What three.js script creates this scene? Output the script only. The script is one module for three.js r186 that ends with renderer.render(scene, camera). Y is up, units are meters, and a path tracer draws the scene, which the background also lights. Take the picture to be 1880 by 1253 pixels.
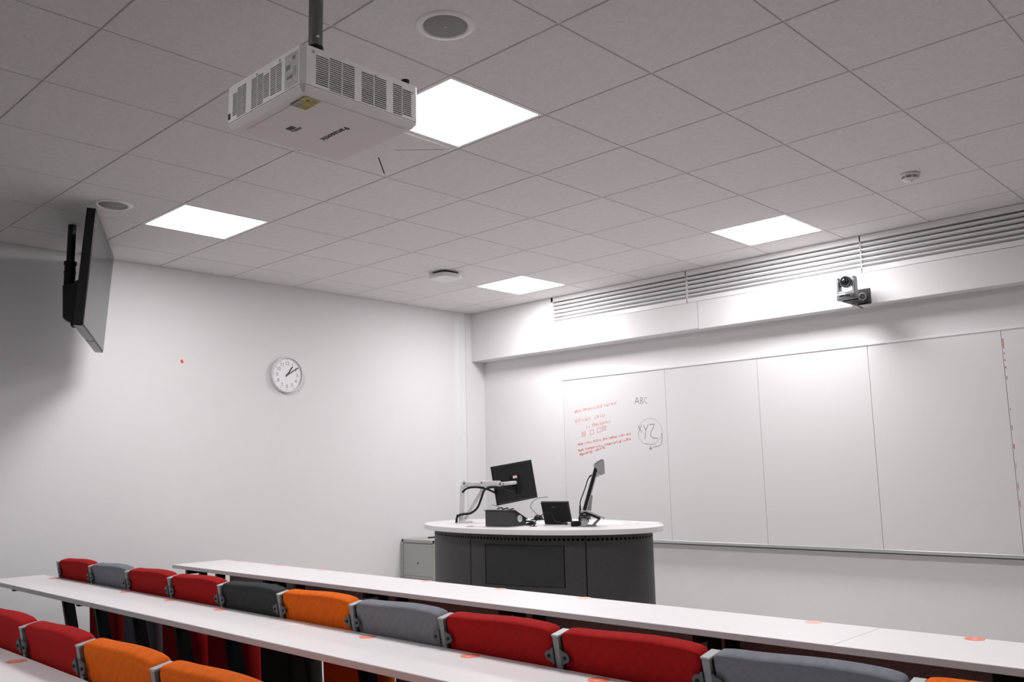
import * as THREE from 'three';
import { RoundedBoxGeometry } from 'three/addons/geometries/RoundedBoxGeometry.js';
import { mergeGeometries, mergeVertices, toCreasedNormals } from 'three/addons/utils/BufferGeometryUtils.js';
import { RectAreaLightUniformsLib } from 'three/addons/lights/RectAreaLightUniformsLib.js';
import { FontLoader } from 'three/addons/loaders/FontLoader.js';
import { TextGeometry } from 'three/addons/geometries/TextGeometry.js';

// ---------------------------------------------------------------- camera, light, exposure
const scene = new THREE.Scene();
const renderer = new THREE.WebGLRenderer({ antialias: true });
renderer.toneMapping = THREE.LinearToneMapping;
renderer.toneMappingExposure = 3.1;
renderer.shadowMap.enabled = true;
RectAreaLightUniformsLib.init();

const H = 2.985;                                   // floor to ceiling tiles
const camera = new THREE.PerspectiveCamera(42.186, 1880 / 1253, 0.05, 60);
{
  const right = new THREE.Vector3(0.72156563, -0.02226039, -0.69198809);
  const up = new THREE.Vector3(0.1183778, 0.98873171, 0.09163135);
  const back = new THREE.Vector3(0.68215082, -0.14803406, 0.71606996);
  camera.position.set(6.794, H - 1.6614, 6.585);
  camera.quaternion.setFromRotationMatrix(new THREE.Matrix4().makeBasis(right, up, back));
}
scene.add(camera);

const PANEL_LIGHT = 9.0;                           // radiance of each lit ceiling panel
const PANEL_GLOW = 2.0;
const PANEL_COLOR = 0xfffbfc;
// lit ceiling panels: tile column, tile row, label
const LIT_PANELS = [
  [6, 6, 'lit square LED ceiling panel beside the hanging white projector'],
  [2, 6, 'lit square LED ceiling panel beside the ceiling hung flat screen'],
  [2, 1, 'lit square LED ceiling panel near the corner boxing and wireless puck'],
  [6, 1, 'lit square LED ceiling panel next to slot grille above the room camera'],
  [6, 11, 'lit square LED ceiling panel behind the seating in mid room'],
  [10, 6, 'lit square LED ceiling panel over the open end of the desk rows'],
];

// ---------------------------------------------------------------- helpers
let seed = 7;
const rnd = () => { seed = (seed * 1664525 + 1013904223) >>> 0; return seed / 4294967296; };
const used = {};
const numbered = (n) => { if (!(n in used)) { used[n] = 0; return n; } used[n]++; return n + '_' + String(used[n]).padStart(3, '0'); };
function clean(g) { const o = g.index ? g.toNonIndexed() : g; for (const k of Object.keys(o.attributes)) if (!['position', 'normal', 'uv'].includes(k)) o.deleteAttribute(k); return o; }
const merge = (list) => (list.length === 1 ? list[0] : mergeGeometries(list.map(clean), false));
function metric(g, s = 1) {                         // uv in metres, from the dominant axis of each face
  g = g.index ? g.toNonIndexed() : g;
  const p = g.attributes.position, n = g.attributes.normal, uv = new Float32Array(p.count * 2);
  for (let i = 0; i < p.count; i += 3) {
    let ax = 0, ay = 0, az = 0;
    for (let k = 0; k < 3; k++) { ax += Math.abs(n.getX(i + k)); ay += Math.abs(n.getY(i + k)); az += Math.abs(n.getZ(i + k)); }
    for (let k = 0; k < 3; k++) {
      const x = p.getX(i + k), y = p.getY(i + k), z = p.getZ(i + k);
      const [u, v] = ax >= ay && ax >= az ? [z, y] : ay >= az ? [x, z] : [x, y];
      uv[(i + k) * 2] = u / s; uv[(i + k) * 2 + 1] = v / s;
    }
  }
  g.setAttribute('uv', new THREE.BufferAttribute(uv, 2));
  return g;
}
function bx(w, h, d, x = 0, y = 0, z = 0, r = 0) {
  const g = r ? new RoundedBoxGeometry(w, h, d, 2, r) : new THREE.BoxGeometry(w, h, d);
  g.translate(x, y, z); return g;
}
const span = (x0, x1, y0, y1, z0, z1, r = 0) => bx(x1 - x0, y1 - y0, z1 - z0, (x0 + x1) / 2, (y0 + y1) / 2, (z0 + z1) / 2, r);
function cyl(r0, r1, h, x = 0, y = 0, z = 0, seg = 32, axis = 'y') {
  const g = new THREE.CylinderGeometry(r0, r1, h, seg);
  if (axis === 'x') g.rotateZ(Math.PI / 2); if (axis === 'z') g.rotateX(Math.PI / 2);
  g.translate(x, y, z); return g;
}
function bar(a, b, w, d, r = 0) {                   // box from point a to point b
  const A = new THREE.Vector3(...a), B = new THREE.Vector3(...b), dir = B.clone().sub(A), len = dir.length();
  const g = r ? new RoundedBoxGeometry(w, len, d, 2, r) : new THREE.BoxGeometry(w, len, d);
  g.applyQuaternion(new THREE.Quaternion().setFromUnitVectors(new THREE.Vector3(0, 1, 0), dir.normalize()));
  const m = A.add(B).multiplyScalar(0.5); g.translate(m.x, m.y, m.z); return g;
}
function tube(pts, r, seg = 48, rad = 8) {
  return new THREE.TubeGeometry(new THREE.CatmullRomCurve3(pts.map((p) => new THREE.Vector3(...p)), false, 'centripetal'), seg, r, rad, false);
}
function prism(poly, depth, bevel = 0) {            // polygon in x,y extruded along +z
  const s = new THREE.Shape(poly.map((p) => new THREE.Vector2(...p)));
  return new THREE.ExtrudeGeometry(s, { depth, bevelEnabled: bevel > 0, bevelSize: bevel, bevelThickness: bevel, bevelSegments: 2, curveSegments: 24 });
}
function add(name, geo, mat, parent) {
  const m = new THREE.Mesh(Array.isArray(geo) ? merge(geo) : geo, mat);
  m.castShadow = m.receiveShadow = true;
  m.name = parent === scene ? numbered(name) : name;
  parent.add(m); return m;
}
function thing(name, label, category, pos = [0, 0, 0], turn = 0, group) {
  const o = new THREE.Group(); o.name = numbered(name); o.position.set(...pos); o.rotation.y = turn;
  o.userData = { label, category }; if (group) o.userData.group = group;
  scene.add(o); return o;
}
function tag(o, label, category, group) { Object.assign(o.userData, { label, category }); if (group) o.userData.group = group; return o; }
function struct(name, label, category) {
  const o = new THREE.Group(); o.name = name; o.userData = { kind: 'structure', label, category }; scene.add(o); return o;
}

// ---------------------------------------------------------------- textures
function noiseTex(size, f, srgb = true) {
  const d = new Uint8Array(size * size * 4);
  for (let y = 0; y < size; y++) for (let x = 0; x < size; x++) {
    const v = Math.max(0, Math.min(255, f(x, y) * 255)), i = (y * size + x) * 4;
    d[i] = d[i + 1] = d[i + 2] = v; d[i + 3] = 255;
  }
  const t = new THREE.DataTexture(d, size, size);
  t.wrapS = t.wrapT = THREE.RepeatWrapping; t.magFilter = THREE.LinearFilter; t.minFilter = THREE.LinearMipmapLinearFilter; t.generateMipmaps = true;
  if (srgb) t.colorSpace = THREE.SRGBColorSpace;
  t.needsUpdate = true; return t;
}
function valueNoise(n) {                            // tiling value noise on an n x n lattice
  const g = Float32Array.from({ length: n * n }, () => rnd());
  return (u, v) => {
    const x = u * n, y = v * n, x0 = Math.floor(x), y0 = Math.floor(y), fx = x - x0, fy = y - y0;
    const s = (t) => t * t * (3 - 2 * t), at = (i, j) => g[((j % n + n) % n) * n + ((i % n + n) % n)];
    const a = at(x0, y0), b = at(x0 + 1, y0), c = at(x0, y0 + 1), e = at(x0 + 1, y0 + 1);
    return (a + (b - a) * s(fx)) * (1 - s(fy)) + (c + (e - c) * s(fx)) * s(fy);
  };
}
const nA = valueNoise(8), nB = valueNoise(24), nC = valueNoise(80);
const fabricTex = noiseTex(256, (x, y) => 0.86 + 0.10 * (rnd() - 0.5) + 0.10 * (nC(x / 256, y / 256) - 0.5) + 0.06 * (nA(x / 256, y / 256) - 0.5) + 0.03 * (((x >> 1) + (y >> 1)) % 2));
const fabricBump = noiseTex(256, (x, y) => 0.5 + 0.35 * Math.sin(x * Math.PI / 3) * Math.sin(y * Math.PI / 3) + 0.3 * (rnd() - 0.5), false);
const tileTex = noiseTex(512, (x, y) => 0.95 + 0.05 * (rnd() - 0.5) + 0.03 * (nC(x / 512, y / 512) - 0.5) + 0.015 * (nB(x / 512, y / 512) - 0.5));
const tileBump = noiseTex(512, (x, y) => 0.5 + 0.5 * (rnd() - 0.5) + 0.4 * (nC(x / 512, y / 512) - 0.5), false);
const paintTex = noiseTex(512, (x, y) => 0.975 + 0.008 * (rnd() - 0.5) + 0.004 * (nA(x / 512, y / 512) - 0.5) + 0.004 * (nB(x / 512, y / 512) - 0.5));
const powderTex = noiseTex(256, (x, y) => 0.86 + 0.22 * (rnd() - 0.5) + 0.1 * (nC(x / 256, y / 256) - 0.5));
const carpetTex = noiseTex(256, (x, y) => 0.88 + 0.2 * (rnd() - 0.5));
function canvasTex(w, h, draw) {
  const c = document.createElement('canvas'); c.width = w; c.height = h;
  const g = c.getContext('2d'); draw(g, w, h);
  const t = new THREE.CanvasTexture(c); t.colorSpace = THREE.SRGBColorSpace; return t;
}

// ---------------------------------------------------------------- materials
const std = (o) => new THREE.MeshStandardMaterial(o);
const phys = (o) => new THREE.MeshPhysicalMaterial(o);
const lin = (r, g, b) => new THREE.Color().setRGB(r, g, b);
const M = {
  wall: std({ color: lin(0.80, 0.795, 0.805), roughness: 0.85, map: paintTex }),
  boxing: std({ color: lin(0.78, 0.785, 0.795), roughness: 0.5 }),
  tile: [0.86, 0.87, 0.855].map((v) => std({ color: lin(v, v * 0.975, v * 0.965), roughness: 0.95, map: tileTex, bumpMap: tileBump, bumpScale: 0.0006 })),
  tbar: std({ color: lin(0.80, 0.785, 0.78), roughness: 0.6 }),
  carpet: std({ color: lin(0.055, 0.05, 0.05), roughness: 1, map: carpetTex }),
  plenum: std({ color: lin(0.34, 0.34, 0.345), roughness: 0.8 }),
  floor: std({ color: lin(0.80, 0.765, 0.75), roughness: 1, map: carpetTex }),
  laminate: std({ color: lin(0.78, 0.765, 0.775), roughness: 0.42, map: paintTex }),
  modesty: std({ color: lin(0.58, 0.55, 0.53), roughness: 0.7, map: powderTex }),
  black: phys({ color: lin(0.007, 0.007, 0.0075), roughness: 0.45, specularIntensity: 0.5 }),
  blackSoft: phys({ color: lin(0.009, 0.0095, 0.010), roughness: 0.65, specularIntensity: 0.5 }),
  darkMetal: std({ color: lin(0.035, 0.036, 0.037), roughness: 0.5, metalness: 0.2 }),
  postGrey: std({ color: lin(0.20, 0.21, 0.215), roughness: 0.45, metalness: 0.3 }),
  capGrey: std({ color: lin(0.40, 0.41, 0.415), roughness: 0.45, metalness: 0.2 }),
  earGrey: std({ color: lin(0.07, 0.075, 0.077), roughness: 0.5 }),
  white: std({ color: lin(0.80, 0.79, 0.79), roughness: 0.4 }),
  whiteMetal: std({ color: lin(0.62, 0.62, 0.625), roughness: 0.35 }),
  slat: std({ color: lin(0.80, 0.795, 0.805), roughness: 0.35 }),
  board: phys({ color: lin(0.72, 0.71, 0.72), roughness: 0.32, clearcoat: 0.3, clearcoatRoughness: 0.15 }),
  alu: std({ color: lin(0.62, 0.62, 0.625), roughness: 0.35, metalness: 0.7 }),
  silver: std({ color: lin(0.42, 0.425, 0.43), roughness: 0.35, metalness: 0.25 }),
  camSilver: std({ color: lin(0.20, 0.205, 0.215), roughness: 0.35, metalness: 0.35 }),
  lectern: std({ color: lin(0.058, 0.060, 0.060), roughness: 0.55, map: powderTex }),
  lecternDoor: std({ color: lin(0.030, 0.034, 0.034), roughness: 0.6, map: powderTex }),
  cabinet: std({ color: lin(0.40, 0.40, 0.385), roughness: 0.45 }),
  projector: std({ color: lin(0.84, 0.82, 0.815), roughness: 0.5 }),
  poleGrey: std({ color: lin(0.19, 0.185, 0.18), roughness: 0.4, metalness: 0.5 }),
  grille: std({ color: lin(0.36, 0.36, 0.35), roughness: 0.6, metalness: 0.2, map: powderTex }),
  screen: phys({ color: lin(0.012, 0.013, 0.015), roughness: 0.22, specularIntensity: 0.75 }),
  monitor: phys({ color: lin(0.017, 0.018, 0.019), roughness: 0.45, specularIntensity: 0.5 }),
  orangeTag: std({ color: lin(0.80, 0.09, 0.02), roughness: 0.6 }),
  paper: std({ color: lin(0.82, 0.82, 0.83), roughness: 0.8 }),
  red: phys({ color: lin(0.45, 0.014, 0.015), roughness: 0.95, specularIntensity: 0.25, map: fabricTex, bumpMap: fabricBump, bumpScale: 0.0006 }),
  orange: phys({ color: lin(0.90, 0.165, 0.011), roughness: 0.95, specularIntensity: 0.25, map: fabricTex, bumpMap: fabricBump, bumpScale: 0.0006 }),
  grey: phys({ color: lin(0.25, 0.262, 0.30), roughness: 0.95, specularIntensity: 0.25, map: fabricTex, bumpMap: fabricBump, bumpScale: 0.0006 }),
  charcoal: phys({ color: lin(0.055, 0.062, 0.064), roughness: 0.95, specularIntensity: 0.25, map: fabricTex, bumpMap: fabricBump, bumpScale: 0.0006 }),
  glow: std({ color: 0xffffff, emissive: PANEL_COLOR, emissiveIntensity: PANEL_GLOW, roughness: 0.6 }),
};

// ---------------------------------------------------------------- room shell
const XL = 0.165, XR = 10.5, ZF = 0.087, ZB = 9.3, BULK_Z = 0.27, COL_X = 0.192;
{
  const f = struct('floor', 'unseen classroom floor made pale for light bounce, with dark carpet under the seating', 'floor');
  add('carpet', metric(span(XL - 0.15, XR + 0.15, -0.1, 0, ZF - 0.15, ZB + 0.15), 0.4), M.floor, f);  // unseen floor, its pale tone put in to bounce light onto the ceiling
  add('seating_carpet', metric(span(XL, XR, 0.0, 0.004, 3.15, ZB), 0.4), M.carpet, f);  // unseen dark carpet, extended to the rear wall to cut bounced light
  add('wall_surface', metric(span(XL - 0.15, XL, 0, H + 0.35, ZF - 0.15, ZB + 0.15), 1.3), M.wall, struct('wall_left', 'plain white painted side wall with the clock', 'wall'));
  add('wall_surface', metric(span(XL, XR, 0, H + 0.35, ZF - 0.15, ZF), 1.3), M.wall, struct('wall_front', 'white painted wall behind the whiteboard', 'wall'));
  add('wall_surface', metric(span(XR, XR + 0.15, 0, H + 0.35, ZF - 0.15, ZB + 0.15), 1.3), M.wall, struct('wall_right', 'white painted wall opposite the clock', 'wall'));
  add('wall_surface', metric(span(XL, XR, 0, H + 0.35, ZB, ZB + 0.15), 1.3), M.wall, struct('wall_back', 'white painted wall behind the seating', 'wall'));

  // boxed bulkhead over the whiteboard, with a slightly proud access panel
  const b = struct('trim_1', 'white boxed bulkhead running above the whiteboard', 'bulkhead');
  add('bulkhead_face', metric(merge([span(COL_X, XR, H - 0.503, H - 0.279, ZF, BULK_Z), span(COL_X, 1.309, H - 0.279, H + 0.02, ZF, BULK_Z), span(5.80, XR, H - 0.279, H + 0.02, ZF, BULK_Z)]), 1.3), M.wall, b);
  add('plenum_back', [span(1.309, 5.80, H - 0.279, H + 0.02, ZF, 0.10), span(1.309, 5.80, H + 0.0165, H + 0.02, 0.10, 0.27)], M.wall, b);
  add('access_panel', metric(span(2.925, 5.965, H - 0.513, H - 0.281, BULK_Z, BULK_Z + 0.006, 0.0015), 1.3), M.wall, b);

  // boxed service column in the corner
  const c = struct('trim_2', 'pale grey boxing strip rising in the room corner', 'boxing');
  const poly = (z0, z1, cham) => { const g = prism(cham ? [[XL - 0.001, -z1 - 0.040], [COL_X, -z1], [COL_X, -z0], [XL - 0.001, -z0]] : [[XL - 0.001, -z1], [COL_X, -z1], [COL_X, -z0], [XL - 0.001, -z0]], H + 0.01); g.rotateX(-Math.PI / 2); return g; };
  add('boxing_panel', poly(0.3555, 0.447, true), M.boxing, c);
  add('boxing_panel', poly(ZF, 0.352, false), M.wall, c);
}

// ceiling: lay-in tiles on a recessed grid of bars
{
  const c = struct('ceiling', 'suspended ceiling of white square mineral tiles', 'ceiling');
  add('soffit', span(XL, XR, H + 0.30, H + 0.35, ZF, ZB), M.plenum, c);
  const G = 0.6, gap = 0.0085;
  const special = new Set(LIT_PANELS.map(([i, j]) => i + ',' + j)); special.add('5,6');
  const x0 = XL + 0.003, z0 = BULK_Z + 0.003;
  const geos = {};
  for (let i = 0; i * G < XR; i++) for (let j = 0; j * G < ZB; j++) {
    if (special.has(i + ',' + j)) continue;
    const xa = Math.max(i * G + gap / 2, x0), xb = Math.min((i + 1) * G - gap / 2, XR - 0.003);
    const za = Math.max(j * G + gap / 2, z0), zb = Math.min((j + 1) * G - gap / 2, ZB - 0.003);
    if (xb - xa < 0.02 || zb - za < 0.02) continue;
    const w = +(xb - xa).toFixed(4), d = +(zb - za).toFixed(4), key = w + 'x' + d;
    geos[key] ||= metric(bx(w, 0.016, d, 0, 0.008, 0, 0.0018), 0.6);
    const t = add('ceiling_tile', geos[key], M.tile[Math.floor(rnd() * 3)], c);
    t.position.set((xa + xb) / 2, H, (za + zb) / 2);
  }
  const bars = [];
  for (let i = 1; i * G < XR; i++) bars.push(span(i * G - 0.012, i * G + 0.012, H + 0.0060, H + 0.0105, z0 + 0.016, ZB - 0.016));
  for (let j = 1; j * G < ZB; j++) bars.push(span(x0 + 0.016, XR - 0.016, H + 0.0063, H + 0.0108, j * G - 0.012, j * G + 0.012));
  add('grid_bars', bars, M.tbar, c);
}

// ---------------------------------------------------------------- lit ceiling panels
for (const [i, j, label] of LIT_PANELS) {
  const cx = (i + 0.5) * 0.6, cz = (j + 0.5) * 0.6;
  const t = thing('led_panel_light', label, 'ceiling light', [cx, H, cz], 0, 'lit square ceiling panels');
  const o = 0.2965, n = 0.276;
  add('frame', [span(-o, o, 0.001, 0.012, -o, -n), span(-o, o, 0.001, 0.012, n, o), span(-o, -n, 0.001, 0.012, -n, n), span(n, o, 0.001, 0.012, -n, n)], M.white, t);
  add('diffuser', span(-n, n, 0.004, 0.010, -n, n), M.glow, t);
  const l = new THREE.RectAreaLight(PANEL_COLOR, PANEL_LIGHT, 2 * n, 2 * n);
  l.rotation.x = -Math.PI / 2; l.position.set(0, 0.002, 0); l.name = 'panel_lamp'; l.castShadow = true; t.add(l);
}

// square air diffuser beside the projector: plate with slots along its diagonals
{
  const t = thing('air_diffuser', 'white square ceiling air diffuser plate with diagonal slots', 'air diffuser', [5.5 * 0.6, H, 6.5 * 0.6]);
  const s = new THREE.Shape(); const e = 0.283; s.moveTo(-e, -e); s.lineTo(e, -e); s.lineTo(e, e); s.lineTo(-e, e); s.closePath();
  for (let k = 0; k < 4; k++) {
    const a = Math.PI / 4 + k * Math.PI / 2, w = 0.0035, r0 = 0.10, r1 = 0.355, px = Math.cos(a), py = Math.sin(a);
    const h = new THREE.Path(); h.moveTo(px * r0 - py * w, py * r0 + px * w); h.lineTo(px * r1 - py * w, py * r1 + px * w); h.lineTo(px * r1 + py * w, py * r1 - px * w); h.lineTo(px * r0 + py * w, py * r0 - px * w); h.closePath();
    s.holes.push(h);
  }
  const g = new THREE.ExtrudeGeometry(s, { depth: 0.004, bevelEnabled: false }); g.rotateX(Math.PI / 2); g.translate(0, 0.002, 0);
  add('slotted_plate', g, M.tile[0], t);
  add('plenum_box', [bx(0.54, 0.004, 0.54, 0, 0.12, 0), bx(0.004, 0.11, 0.54, -0.268, 0.062, 0), bx(0.004, 0.11, 0.54, 0.268, 0.062, 0), bx(0.54, 0.11, 0.004, 0, 0.062, -0.268), bx(0.54, 0.11, 0.004, 0, 0.062, 0.268)], M.white, t);
  const o = 0.2965;
  add('frame', [span(-o, o, 0.002, 0.010, -o, -e - 0.003), span(-o, o, 0.002, 0.010, e + 0.003, o), span(-o, -e - 0.003, 0.002, 0.010, -e - 0.003, e + 0.003), span(e + 0.003, o, 0.002, 0.010, -e - 0.003, e + 0.003)], M.white, t);
  for (let k = 0; k < 4; k++) { const a = Math.PI / 4 + k * Math.PI / 2; add('screw', cyl(0.005, 0.005, 0.002, 0.37 * Math.cos(a), -0.003, 0.37 * Math.sin(a), 12), M.whiteMetal, t); }
}

// linear slot grilles in the bulkhead
[[1.309, 2.818, 'white linear slot grille at the corner end of the bulkhead'], [2.822, 4.304, 'white linear slot grille directly above the proud panel and room camera'], [4.308, 5.80, 'white linear slot grille past the room camera away from corner']].forEach(([xa, xb, label]) => {
  const t = thing('slot_grille', label, 'air grille', [(xa + xb) / 2, H - 0.14, BULK_Z], 0, 'bulkhead slot grilles');
  const w = xb - xa, top = 0.137, bot = -0.137;
  add('frame', [span(-w / 2, w / 2, bot, bot + 0.038, -0.02, 0.003), span(-w / 2, w / 2, top - 0.0425, top, -0.02, 0.003), span(-w / 2, -w / 2 + (xa < 1.4 ? 0.022 : 0.002), bot, top, -0.02, 0.003), span(w / 2 - 0.002, w / 2, bot, top, -0.02, 0.003)], M.slat, t);
  for (let k = 0; k < 5; k++) {
    const y0 = bot + 0.0475 + k * 0.0368;
    const p = prism([[-0.022, 0.010], [0.001, 0], [0.0025, 0.003], [0.0025, 0.026], [-0.001, 0.0275], [-0.022, 0.018]], w - 0.004); p.rotateY(-Math.PI / 2);
    // profile depth runs along z, height along y, length along x
    p.rotateY(Math.PI); p.translate(0, 0, 0);
    const bb = new THREE.Box3().setFromBufferAttribute(p.attributes.position); p.translate(-(bb.min.x + bb.max.x) / 2, y0, 0.002 - bb.max.z);
    add('slat', p, M.slat, t);
  }
});

// ---------------------------------------------------------------- whiteboard
{
  const top = H - 0.785, bot = H - 2.255, xs = [1.288, 2.452, 3.338, 4.232, 5.127, 6.02];
  const t = thing('whiteboard', 'long white multi-panel whiteboard with red and black marker writing', 'whiteboard', [0, 0, ZF + 0.003]);
  const PX = 1200, ph = top - bot;
  // marker writing: text in metres on the first panel
  const hand = (g, txt, x, y, size, slope, col, lw) => {
    g.save(); g.translate(x * PX, y * PX); g.rotate(slope); g.fillStyle = col;
    let cx = 0;
    for (const ch of txt) {
      const s = size * PX * (0.85 + 0.3 * rnd());
      g.save(); g.translate(cx, (rnd() - 0.5) * s * 0.18); g.rotate((rnd() - 0.5) * 0.25); g.transform(1, 0, -0.18, 1, 0, 0);
      g.font = (lw > 1 ? 'bold ' : '') + s.toFixed(1) + 'px sans-serif'; g.fillText(ch, 0, 0); g.restore();
      cx += (ch === ' ' ? 0.42 : 0.54) * size * PX;
    }
    g.restore();
  };
  const map1 = canvasTex(Math.round((xs[1] - xs[0]) * PX), Math.round(ph * PX), (g, w, h) => {
    g.fillStyle = '#ffffff'; g.fillRect(0, 0, w, h);
    const P = (X, Y) => [X - xs[0], -0.785 - Y];         // board x, height below ceiling
    const row = (txt, X0, Y0, X1, Y1, size, col, lw) => { const [x, y] = P(X0, Y0); hand(g, txt, x, y, size, Math.atan2(Y0 - Y1, X1 - X0), col, lw); };
    row('Mount CAM above SLOT low level', 1.415, -1.110, 1.927, -1.058, 0.033, '#e2502f', 1);
    row('V/O Track   (Pics)', 1.42, -1.205, 1.80, -1.162, 0.040, '#e87a62', 1);
    row('3 x 35mm Spacers', 1.552, -1.262, 1.869, -1.219, 0.036, '#e87a62', 1);
    row('Power (start 2013 to 2016 LowCost start min)', 1.446, -1.418, 2.082, -1.340, 0.0275, '#e2502f', 2);
    row('Ropes from Sub to min, clamps costing in 2016', 1.450, -1.474, 2.074, -1.389, 0.0265, '#de4420', 2);
    row('Separating / cable Go', 1.462, -1.515, 1.777, -1.451, 0.0285, '#de4420', 2);
    const S = (pts, col, lw) => { g.strokeStyle = col; g.lineWidth = lw * PX; g.lineCap = 'round'; g.lineJoin = 'round'; g.beginPath(); pts.forEach(([X, Y], i) => { const [x, y] = P(X, Y); i ? g.lineTo(x * PX, y * PX) : g.moveTo(x * PX, y * PX); }); g.stroke(); };
    for (const [x, y, k] of [[1.50, -1.335, 1], [1.60, -1.322, 0], [1.685, -1.305, 0], [1.745, -1.292, 1]]) {
      S([[x, y], [x + 0.042, y + 0.006], [x + 0.044, y + 0.044], [x + 0.003, y + 0.040], [x, y]], '#e87a62', 0.004);
      if (k) { S([[x + 0.01, y + 0.012], [x + 0.034, y + 0.034]], '#e87a62', 0.004); S([[x + 0.008, y + 0.03], [x + 0.036, y + 0.014]], '#e87a62', 0.004); }
    }
    const K = '#5d6063';
    S([[2.124, -1.073], [2.146, -1.019], [2.152, -1.018], [2.168, -1.073]], K, 0.005); S([[2.130, -1.052], [2.166, -1.052]], K, 0.005);
    S([[2.186, -1.073], [2.188, -1.020], [2.208, -1.022], [2.212, -1.036], [2.190, -1.046], [2.214, -1.056], [2.212, -1.070], [2.186, -1.073]], '#7a7d80', 0.0045);
    S([[2.256, -1.022], [2.238, -1.026], [2.228, -1.046], [2.236, -1.066], [2.256, -1.074]], '#7a7d80', 0.0045);
    S([[2.150, -1.268], [2.186, -1.330]], K, 0.005); S([[2.186, -1.264], [2.148, -1.332]], K, 0.005);
    S([[2.208, -1.266], [2.222, -1.300], [2.232, -1.304]], K, 0.005); S([[2.258, -1.262], [2.232, -1.310], [2.216, -1.388]], K, 0.005);
    S([[2.272, -1.264], [2.322, -1.262], [2.312, -1.290], [2.284, -1.328], [2.278, -1.362], [2.300, -1.382], [2.352, -1.388]], K, 0.005);
    const ring = []; for (let a = 2.9; a > -2.05; a -= 0.12) ring.push([2.272 + 0.128 * Math.cos(a) * (a > 1 ? 0.98 : 1), -1.322 + 0.112 * Math.sin(a)]);
    S(ring, '#aeb0b3', 0.0035);
    S([[2.144, -1.335], [2.160, -1.385], [2.196, -1.425], [2.250, -1.442], [2.335, -1.440]], '#9c9fa2', 0.0035);
    S([[2.400, -1.350], [2.398, -1.400], [2.385, -1.445], [2.355, -1.456], [2.302, -1.462]], K, 0.0045);
    S([[2.258, -1.474], [2.288, -1.470]], K, 0.006); S([[2.272, -1.458], [2.275, -1.486]], K, 0.006);
  });
  const map5 = canvasTex(900, Math.round(ph * 1000), (g, w, h) => {
    g.fillStyle = '#ffffff'; g.fillRect(0, 0, w, h); g.lineCap = 'round';
    const L = (X0, Y0, X1, Y1, col, lw) => { g.strokeStyle = col; g.lineWidth = lw; g.beginPath(); g.moveTo((X0 - xs[4]) * 1000, (-0.785 - Y0) * 1000); g.quadraticCurveTo(((X0 + X1) / 2 - xs[4]) * 1000 - 5, (-0.785 - (Y0 + Y1) / 2) * 1000, (X1 - xs[4]) * 1000, (-0.785 - Y1) * 1000); g.stroke(); };
    for (const [y0, y1, c, lw] of [[-0.848, -0.878, '#c8402a', 5], [-0.878, -0.910, '#b8402c', 5], [-0.942, -0.948, '#c8402a', 5], [-0.987, -0.993, '#c8402a', 5], [-1.034, -1.044, '#c8402a', 6], [-1.100, -1.118, '#c8402a', 5], [-1.31, -1.32, '#d8a095', 5], [-1.425, -1.452, '#cf6a55', 5], [-1.548, -1.574, '#c8503a', 6], [-1.665, -1.70, '#d8a095', 4], [-1.80, -1.84, '#cf7a68', 4], [-1.91, -1.95, '#cf7a68', 4]]) L(5.135, y0, 5.136, y1, c, lw);
  });
  for (let k = 0; k < 5; k++) {
    const w = xs[k + 1] - xs[k] - 0.003;
    let mat = M.board;
    if (k === 0 || k === 4) { mat = M.board.clone(); mat.map = k === 0 ? map1 : map5; }
    const g = bx(w, ph, 0.018, (xs[k] + xs[k + 1]) / 2, (top + bot) / 2, 0.009);
    const p = add('board_panel', g, mat, t);
  }
  add('top_trim', span(xs[0] - 0.008, xs[5] + 0.008, top - 0.004, top + 0.016, 0, 0.026, 0.003), M.slat, t);
  add('side_trim', span(xs[0] - 0.006, xs[0], bot, top, 0, 0.021), M.slat, t);
  add('pen_tray', [span(xs[0], xs[5], bot - 0.024, bot, 0, 0.030, 0.003), span(xs[0], xs[5], bot - 0.026, bot - 0.020, 0, 0.070), span(xs[0], xs[5], bot - 0.026, bot - 0.012, 0.066, 0.070)], M.alu, t);
}

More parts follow.
